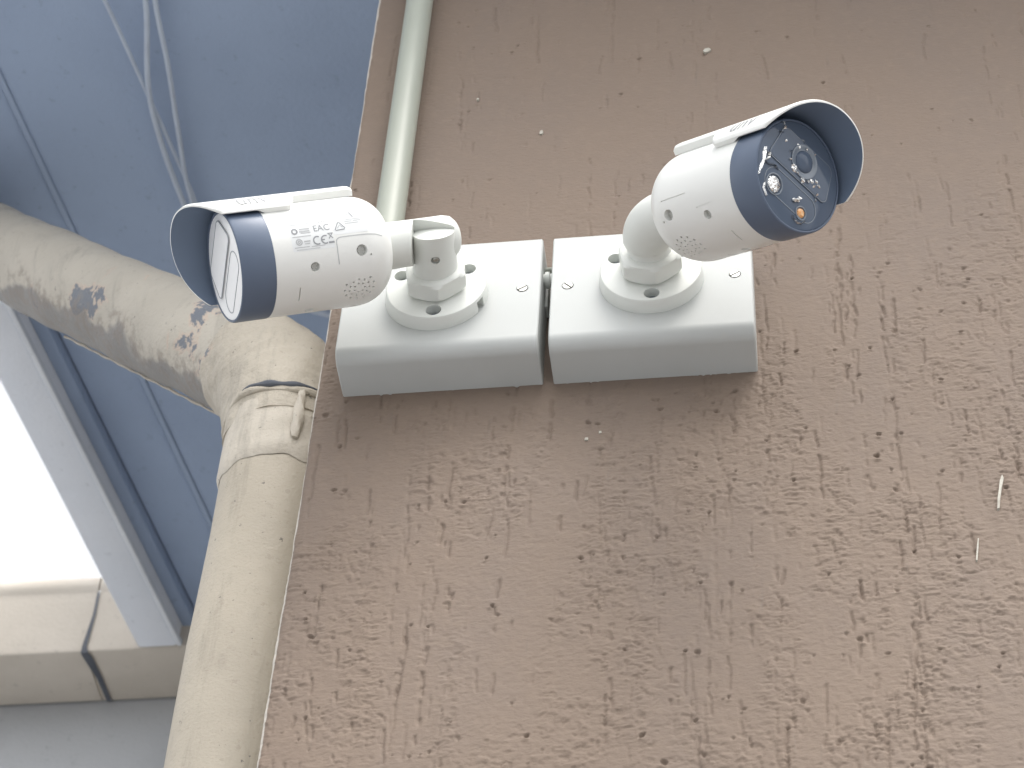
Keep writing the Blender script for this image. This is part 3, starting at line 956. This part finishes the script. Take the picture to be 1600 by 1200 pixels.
    # merge cutters of one kind into a single mesh (they do not overlap)
    bool_cut(body, [join(cuts)])
    for sg in (1, -1):
        for x, p, r, dpt in ((-43.3, 149.5, 1.7, 3.2), (-72.0, 138.5, 2.1, 3.6)):
            ph = math.radians(sg * p); dr = Vector((0, math.sin(ph), math.cos(ph))); e1 = Vector((1, 0, 0)); e2 = dr.cross(e1)
            V = []; n = 6
            for q in (RB - dpt - .3, RB - dpt + 1.2):
                for k in range(n):
                    t = 2 * PI * k / n
                    V.append(tuple(dr * q + Vector((x, 0, 0)) + e1 * r * math.cos(t) + e2 * r * math.sin(t)))
            F = [tuple(range(6)), tuple(range(6, 12))] + [(k, (k + 1) % 6, 6 + (k + 1) % 6, 6 + k) for k in range(6)]
            sc_ = obj("barrel_screw", V, F, M_STEEL, root, smooth=False, M=M)
    # moulded access panel outline on both flanks
    for sg in (1,):
        pts = arc(-61.0, 0, 3.0, 0, 90, 6)
        line = [(-57.6, 150), (-57.4, 138), (-57.6, 127)] + [(-57.6 - 3.2 * (1 - math.cos(a)), 127 - 4.4 * math.sin(a)) for a in np.linspace(.3, PI / 2, 6)] + [(-66, 122.4), (-76, 122.6), (-82, 123.4), (-86.5, 125.5)]
        line = [(line[i][0] + (line[i + 1][0] - line[i][0]) * k / 5, line[i][1] + (line[i + 1][1] - line[i][1]) * k / 5) for i in range(len(line) - 1) for k in range(5)] + [line[-1]]
        V = []; F = []
        for i, (x, p) in enumerate(line):
            rr_ = RB + .12 if x > -74 else 13 + (RB - 13) * math.cos(math.asin(min(1, (-74 - x) / 22))) ** 0.9 + .15
            tangent = (line[min(i + 1, len(line) - 1)][0] - line[max(i - 1, 0)][0], (line[min(i + 1, len(line) - 1)][1] - line[max(i - 1, 0)][1]) * .56)
            ll = math.hypot(*tangent); nx_, np_ = -tangent[1] / ll * .28, tangent[0] / ll * .28 / .56
            V += [cyl_pt(x + nx_, math.radians(p + np_), rr_), cyl_pt(x - nx_, math.radians(p - np_), rr_)]
        for i in range(len(line) - 1): F.append((2 * i, 2 * i + 1, 2 * i + 3, 2 * i + 2))
        obj("panel_seam", V, F, M_PRINT2, body, M=M)

    # --- dark front cap
    prof = [(-20.6, 31.2), (-20.2, 31.9), (-19.5, 32.15), (-1.4, 32.15), (-.4, 31.8), (0, 31.2), (-0.1, 30.6), (-1.6, 30.4), (-4, 30.2)]
    V, F = lathe(prof, 128, 'x'); cap = obj("front_cap", V, F, M_CAP, root, M=M)

    # --- glass plate with windows, lens and LEDs
    V, F = lathe([(-3.8, 30.6), (-1.0, 30.6), (-.5, 30.3), (-.3, 29.6)], 96, 'x'); plate = obj("glass_plate", V, F, M_GLAREWHITE if glare_face else M_GLASS, root, M=M)
    m_win, m_rim = (M_GLAREWHITE, M_GLARELINE) if glare_face else (M_GLASS, M_BEZEL)
    def plate_solid(name, pts, x0, x1, mat, inset=.5):
        n = len(pts); cx = sum(p[0] for p in pts) / n; cy = sum(p[1] for p in pts) / n
        V = [(x0, a, b) for a, b in pts] + [(x1 - .25, a, b) for a, b in pts] + [(x1, a + (cx - a) * .02 * inset * 2, b + (cy - b) * .02 * inset * 2) for a, b in pts]
        F = [tuple(range(n)), tuple(2 * n + k for k in range(n))]
        for j in range(2):
            F += [(j * n + k, j * n + (k + 1) % n, (j + 1) * n + (k + 1) % n, (j + 1) * n + k) for k in range(n)]
        return obj(name, V, F, mat, plate, M=M, auto=25)
    def ribbon_on_plate(name, pts, w, x, mat, closed=True):
        V, F = stroke2d(pts, w, closed)
        V2 = [(x, a, b) for a, b in V]
        hgt = [(x - .6, a, b) for a, b in V]
        nV = len(V2); F2 = list(F)
        m_ = nV // 2
        for i in range(m_ if closed else m_ - 1):
            j = (i + 1) % m_
            for s in (0, 1):
                F2.append((2 * i + s, 2 * j + s, nV + 2 * j + s, nV + 2 * i + s))
        return obj(name, V2 + hgt, F2, mat, plate, M=M, auto=50)
    up_win = arc(-13, 14.5, 5.5, 180, 110, 5) + arc(13, 14.5, 5.5, 70, 0, 5) + arc(17.5, 1.0, 3.2, 0, -75, 4) + arc(-17.5, 1.0, 3.2, 255, 180, 4)
    up_win = [(a * 1.12, b) for a, b in up_win]
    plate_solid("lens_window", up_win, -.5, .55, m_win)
    ribbon_on_plate("window_rim", up_win, .8, .62 if glare_face else .35, m_rim)
    lo_win = arc(-12.5, -13.5, 8.0, 100, 245, 10) + arc(12.5, -13.5, 8.0, 295, 440, 10)
    ribbon_on_plate("light_window_rim", lo_win, .5, -.05, m_rim)
    if not glare_face:
      lens_and_leds(plate, M)
    shield_and_label(root, body, M)
    return root

def lens_and_leds(plate, M):
    # lens: barrel rings and domed front element
    V, F = lathe([(.3, 9.8), (1.2, 9.8), (1.3, 9.3), (.7, 7.6), (.6, 6.2)], 48, 'x', (0, 0, 9.5)); ln_ = obj("lens_ring", V, F, M_BEZEL, plate, M=M)
    V, F = lathe([(.5 + 2.2 * math.cos(a), 6.4 * math.sin(a) + .01) for a in np.linspace(PI / 2, 0, 9)], 40, 'x', (0, 0, 9.5)); obj("lens_element", V, F, M_GLASS, plate, M=M)
    # LED cups in the lower window
    for cy, cz_, rad, mat in ((-12.7, -15.5, 5.4, M_CHROME), (10.7, -18.0, 3.2, M_AMBER)):
        V, F = lathe([(-.2, rad + 1.0), (.35, rad + .9), (.4, rad + .3), (.1, rad)], 36, 'x', (0, cy, cz_), cap=False); cup = obj("lamp_rim", V, F, M_BEZEL, plate, M=M)
        bm = bmesh.new(); bmesh.ops.create_icosphere(bm, subdivisions=2, radius=1)
        q = random.Random(int(rad * 10))
        V = [(-.6 + 2.0 * v.co.x * (1 + q.uniform(-.2, .1)), cy + v.co.y * rad * .92, cz_ + v.co.z * rad * .92) for v in bm.verts]; bm.verts.index_update(); F = [tuple(v.index for v in f.verts) for f in bm.faces]; bm.free()
        obj("lamp_lens", V, F, mat, plate, smooth=False, M=M)
    # mirror slivers standing for reflections off wrinkled protective film
    q = random.Random(11)
    for pts, w in (([(-27, -1), (-25.6, -4), (-24.6, -8), (-25, -13), (-24.5, -17.5)], 1.7), ([(-25, -8.5), (-21, -8), (-17.5, -6), (-13.5, -6.4)], 1.2), ([(-25.5, -3), (-23.3, -2.0), (-22.3, -4.5), (-23.6, -7)], 1.0),
                   ([(-19, -19), (-18, -22.5), (-14.5, -25)], 1.0), ([(-24, 19.5), (-21.5, 21), (-19.8, 19.0)], .8), ([(-22.5, 14), (-20, 14.6), (-18.6, 16.8)], .9), ([(5.5, -23.2), (9.5, -24.6), (13.6, -23.4), (15.2, -20)], .6), ([(14.5, -2.0), (17.4, -4.4), (16, -6.2)], .6), ([(-6.5, 20.4), (-3.5, 19.4), (-1.5, 16.2)], .5)):
        V = []; F = []
        n_ = len(pts)
        for i, (a, b) in enumerate(pts):
            w2 = w * q.uniform(.5, 1.3) * (.35 if i in (0, n_ - 1) else 1)
            V += [(-.2, a - w2, b + q.uniform(-.6, .6)), (.5 + q.uniform(0, .9), a + q.uniform(-.3, .3), b), (-.2, a + w2, b + q.uniform(-.6, .6))]
        for i in range(n_ - 1):
            F += [(3 * i, 3 * i + 1, 3 * i + 4, 3 * i + 3), (3 * i + 1, 3 * i + 2, 3 * i + 5, 3 * i + 4)]
        obj("film_glint", V, F, M_CHROME, plate, M=M, auto=60)
    for cy, cz_, rad in ((-6.2, 2.8, 1.3), (-1.8, 0.6, 1.2), (6.6, 1.0, 1.3), (11.8, 1.6, 1.0), (12.6, 5.2, 1.2), (-11, 8.5, .9), (-9.5, 4.2, 1.0), (-14.8, -13.2, 1.4), (-11, -18.8, 1.3), (3.4, -14.6, 1.3), (6.2, -11.2, .9), (15.8, -1.2, 1.0), (-20.5, 17.6, 1.0), (0.6, 11.8, 1.0), (4.6, 18, .8)):  # mirror pieces added for glints on the glass
        bm = bmesh.new(); bmesh.ops.create_icosphere(bm, subdivisions=1, radius=1)
        q2 = random.Random(int(cy * 31 + cz_ * 7))
        V = [(.45 + 1.5 * v.co.x * q2.uniform(.5, 1.4), cy + v.co.y * rad * q2.uniform(.6, 1.7), cz_ + v.co.z * rad * q2.uniform(.5, 1.4)) for v in bm.verts]; bm.verts.index_update(); F = [tuple(v.index for v in f.verts) for f in bm.faces]; bm.free()
        obj("glint_piece", V, F, M_CHROME, plate, smooth=False, M=M)
    for cy, cz_, rad in ((-7, 15, 1.7), (2.7, 14, 1.6), (-4.3, 1.4, 2.6), (3.6, -.2, 1.9), (9.4, 3.2, 1.6), (15.2, 4.0, 1.3), (-1.5, 17.2, .8), (5.5, -13, 1.4), (-16.5, 12, .9)):  # larger mirror pieces for the bright reflections
        bm = bmesh.new(); bmesh.ops.create_icosphere(bm, subdivisions=1, radius=1)
        q = random.Random(int(cy * 10))
        V = [(.35 + 1.3 * v.co.x * q.uniform(.6, 1.3), cy + v.co.y * rad * q.uniform(.9, 1.5), cz_ + v.co.z * rad * q.uniform(.7, 1.3)) for v in bm.verts]; bm.verts.index_update(); F = [tuple(v.index for v in f.verts) for f in bm.faces]; bm.free()
        obj("glint_piece", V, F, M_CHROME, plate, smooth=False, M=M)

def shield_and_label(root, body, M):
    # --- sun shield: wide hood in front, narrow tongue behind
    RO, RI, ZC = 35.7, 33.9, 3.4       # hood section: circle lifted a little above the barrel axis
    def hood(x, ph, r):
        return (x, r * math.sin(ph), ZC + r * math.cos(ph))
    def phimax(x):
        t = min(1, max(0, (x + 44.0) / 7.0)); t = t * t * (3 - 2 * t)
        return math.radians(63 + (85.0 - 63) * t)
    def xfront(s):
        q = abs(s)
        return 20.5 * (1 - q ** 2.3) + 3.0 * q ** 2.3 if q < 1 else 3.0
    nu, nv = 64, 64
    def shell(r_off, inner):
        out = []
        for i in range(nu + 1):
            t = i / nu
            for j in range(nv + 1):
                s = -1 + 2 * j / nv
                xr = -80.0
                # dense sampling near the step
                x = xr + (0 - xr) * t / 0.8 if t < .8 else 0 + xfront(s) * (t - .8) / .2
                ph = s * phimax(x)
                r = r_off
                e = min(1 - abs(s), 1) * math.degrees(phimax(x)) * math.radians(1) * 36
                if not inner:
                    # rounded edges and rounded rear end
                    r -= 1.2 * max(0, 1 - e / 2.0) ** 2
                    r -= 1.4 * max(0, 1 - (x - xr) / 2.5) ** 2
                    if x > 0: r -= 0.9 * max(0, 1 - (xfront(s) - x) / 1.6) ** 2
                else:
                    # inner skin stays just off the barrel
                    q = math.atan2(r * math.sin(ph), ZC + r * math.cos(ph))
                    rr = math.hypot(r * math.sin(ph), ZC + r * math.cos(ph))
                    if x < -18:
                        k_ = min(1, max(0, (-x - 18) / 5)); rr = rr * (1 - k_) + (RB + .1) * k_
                    out.append(cyl_pt(x, q, rr)); continue
                out.append(hood(x, ph, r))
        return out
    VO = shell(RO, False); VI = shell(RI, True)
    V = VO + VI; nO = len(VO); F = []; mi = []
    w_ = nv + 1
    for i in range(nu):
        for j in range(nv):
            a = i * w_ + j
            F.append((a, a + 1, a + w_ + 1, a + w_)); mi.append(0)
            F.append((nO + a, nO + a + w_, nO + a + w_ + 1, nO + a + 1)); mi.append(1)
    bord = [j for j in range(w_)] + [i * w_ + nv for i in range(1, nu + 1)] + [nu * w_ + j for j in range(nv - 1, -1, -1)] + [i * w_ for i in range(nu - 1, 0, -1)]
    for k in range(len(bord)):
        a, b = bord[k], bord[(k + 1) % len(bord)]
        F.append((a, b, nO + b, nO + a)); mi.append(0)
    me = bpy.data.meshes.new("sun_shield")
    me.from_pydata([tuple(np.array(p) * S) for p in V], [], F); me.update()
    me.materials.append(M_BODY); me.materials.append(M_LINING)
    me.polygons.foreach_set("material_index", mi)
    bm = bmesh.new(); bm.from_mesh(me); bmesh.ops.recalc_face_normals(bm, faces=bm.faces); bm.to_mesh(me); bm.free()
    me.shade_smooth(); me.set_sharp_from_angle(angle=math.radians(40))
    shield = bpy.data.objects.new("sun_shield", me); COL.objects.link(shield); place(shield, root, M)
    # maker's name on the shield, readable from the camera's left
    tv, tf = text2d("unv", 10.5)
    u0 = min(p[0] for p in tv); u1 = max(p[0] for p in tv); v1 = max(p[1] for p in tv)
    for sg in (1, -1):
        V = []
        for u, v in tv:
            t = (u - u0) / (u1 - u0); hgt = v / v1
            x = -9.0 - 18.0 * t if sg > 0 else -27.0 + 18.0 * t
            V.append(hood(x, sg * math.radians(77.0 - 13.0 * hgt), RO + .35))
        obj("lettering", V, tf, M_PRINT, shield, smooth=False, M=M)

    # --- rating label on the left flank (u runs to the rear, v up)
    RL = RB + .22
    lab = [];  pale = []
    film = []
    for a, b, c, dd in ((0, 25, -15.5, 3.6), (25.6, 46, -8.5, 9.0)):
        nn = 10
        V2 = []; F2 = []
        for i in range(nn + 1):
            v = c + (dd - c) * i / nn
            V2 += [(a, v), (b, v)]
        for i in range(nn): F2.append((2 * i, 2 * i + 1, 2 * i + 3, 2 * i + 2))
        film.append((V2, F2))
    V, F = on_side(film, -31.5, 104.5, RB + .06)
    rating = obj("rating_label", V, F, M_FILM, body, M=M)
    def rule(u0, u1, v, w, dst): dst.append(stroke2d([(u0 + (u1 - u0) * k / 4, v) for k in range(5)], w))
    def txt(s, u, v, size, sxx, dst):
        tv, tf = text2d(s, size); mn = min(p[0] for p in tv)
        dst.append(([(u + (p - mn) * sxx, v + q) for p, q in tv], tf))
    rule(.5, 8, .9, .35, pale); rule(9, 13.5, 1.0, .35, pale)
    txt("EAC", 14.5, -4.9, 5.6, .95, lab)
    txt("unv", 17.4, .2, 3.0, 1.3, pale)
    lab.append(stroke2d(arc(3.0, -3.6, 1.5, 0, 360, 14), .9, True)); rule(6, 12.2, -2.4, .8, pale); rule(5.8, 12.0, -3.9, .8, pale); rule(6.4, 12.4, -5.0, .5, pale)
    rule(1, 12, -7.0, .45, pale)
    pale.append(stroke2d(arc(4.3, -10.3, 1.7, 0, 360, 14), .7, True)); pale.append(stroke2d(arc(4.3, -10.3, .7, 0, 360, 8), .6, True)); rule(7.2, 11, -10.2, .8, pale); rule(7.4, 10.5, -11.6, .5, pale)
    lab.append(stroke2d(arc(15.2, -10.4, 2.3, 60, 300, 12), .75)); lab.append(stroke2d(arc(19.9, -10.4, 2.3, 60, 300, 12), .75)); lab.append(stroke2d([(17.7, -10.4), (19.6, -10.4)], .7))
    lab.append(stroke2d([(22.2, -7.2), (24.6, -10.2)], .5)); lab.append(stroke2d([(24.6, -7.2), (22.2, -10.2)], .5)); lab.append(stroke2d([(21.8, -7.1), (25.0, -7.1)], .5)); lab.append(stroke2d([(21.6, -12.4), (25.0, -12.4)], 1.1))
    rule(1, 10, -13.4, .4, pale); rule(11, 19, -13.6, .4, pale); rule(2, 16, -14.8, .3, pale)
    lab.append(stroke2d([(27.0, -5.4), (29.6, -1.0), (30.4, -1.0), (33.0, -4.8), (32.4, -5.6), (27.4, -5.9)], .6, True)); pale.append(stroke2d([(28.6, -4.6), (30.3, -2.6), (31.6, -4.4)], .5))
    pale.append(stroke2d([(36.6, 1.5), (36.8, 4.5), (37.8, 6.2)], .6)); lab.append(stroke2d([(38.2, 5.6), (39.6, 1.8)], .8)); pale.append(stroke2d([(40.2, 5.8), (40.8, 3.4), (40.8, 1.6)], .6))
    rule(34.5, 44, .4, .45, pale); rule(33.6, 38, -.9, .45, pale); rule(39, 43.5, -.8, .45, pale); rule(33.6, 42, -2.2, .45, pale)
    V, F = on_side(lab, -31.5, 104.5, RL); obj("dark_print", V, F, M_PRINT, rating, smooth=False, M=M)
    V, F = on_side(pale, -31.5, 104.5, RL); obj("fine_print", V, F, M_PRINT2, rating, smooth=False, M=M)
    return root

security_camera((57.8, -BD - .2, 49.2), (-0.8659, -0.2617, -0.4264), 0.0, "white bullet security camera turned left, its glass front glaring white", 'L')
security_camera((186.7, -BD - .2, 51.6), (0.7190, -0.5405, -0.4368), 0.0, "white bullet security camera turned right, showing a dark face with sparkling mirror glints", 'R')
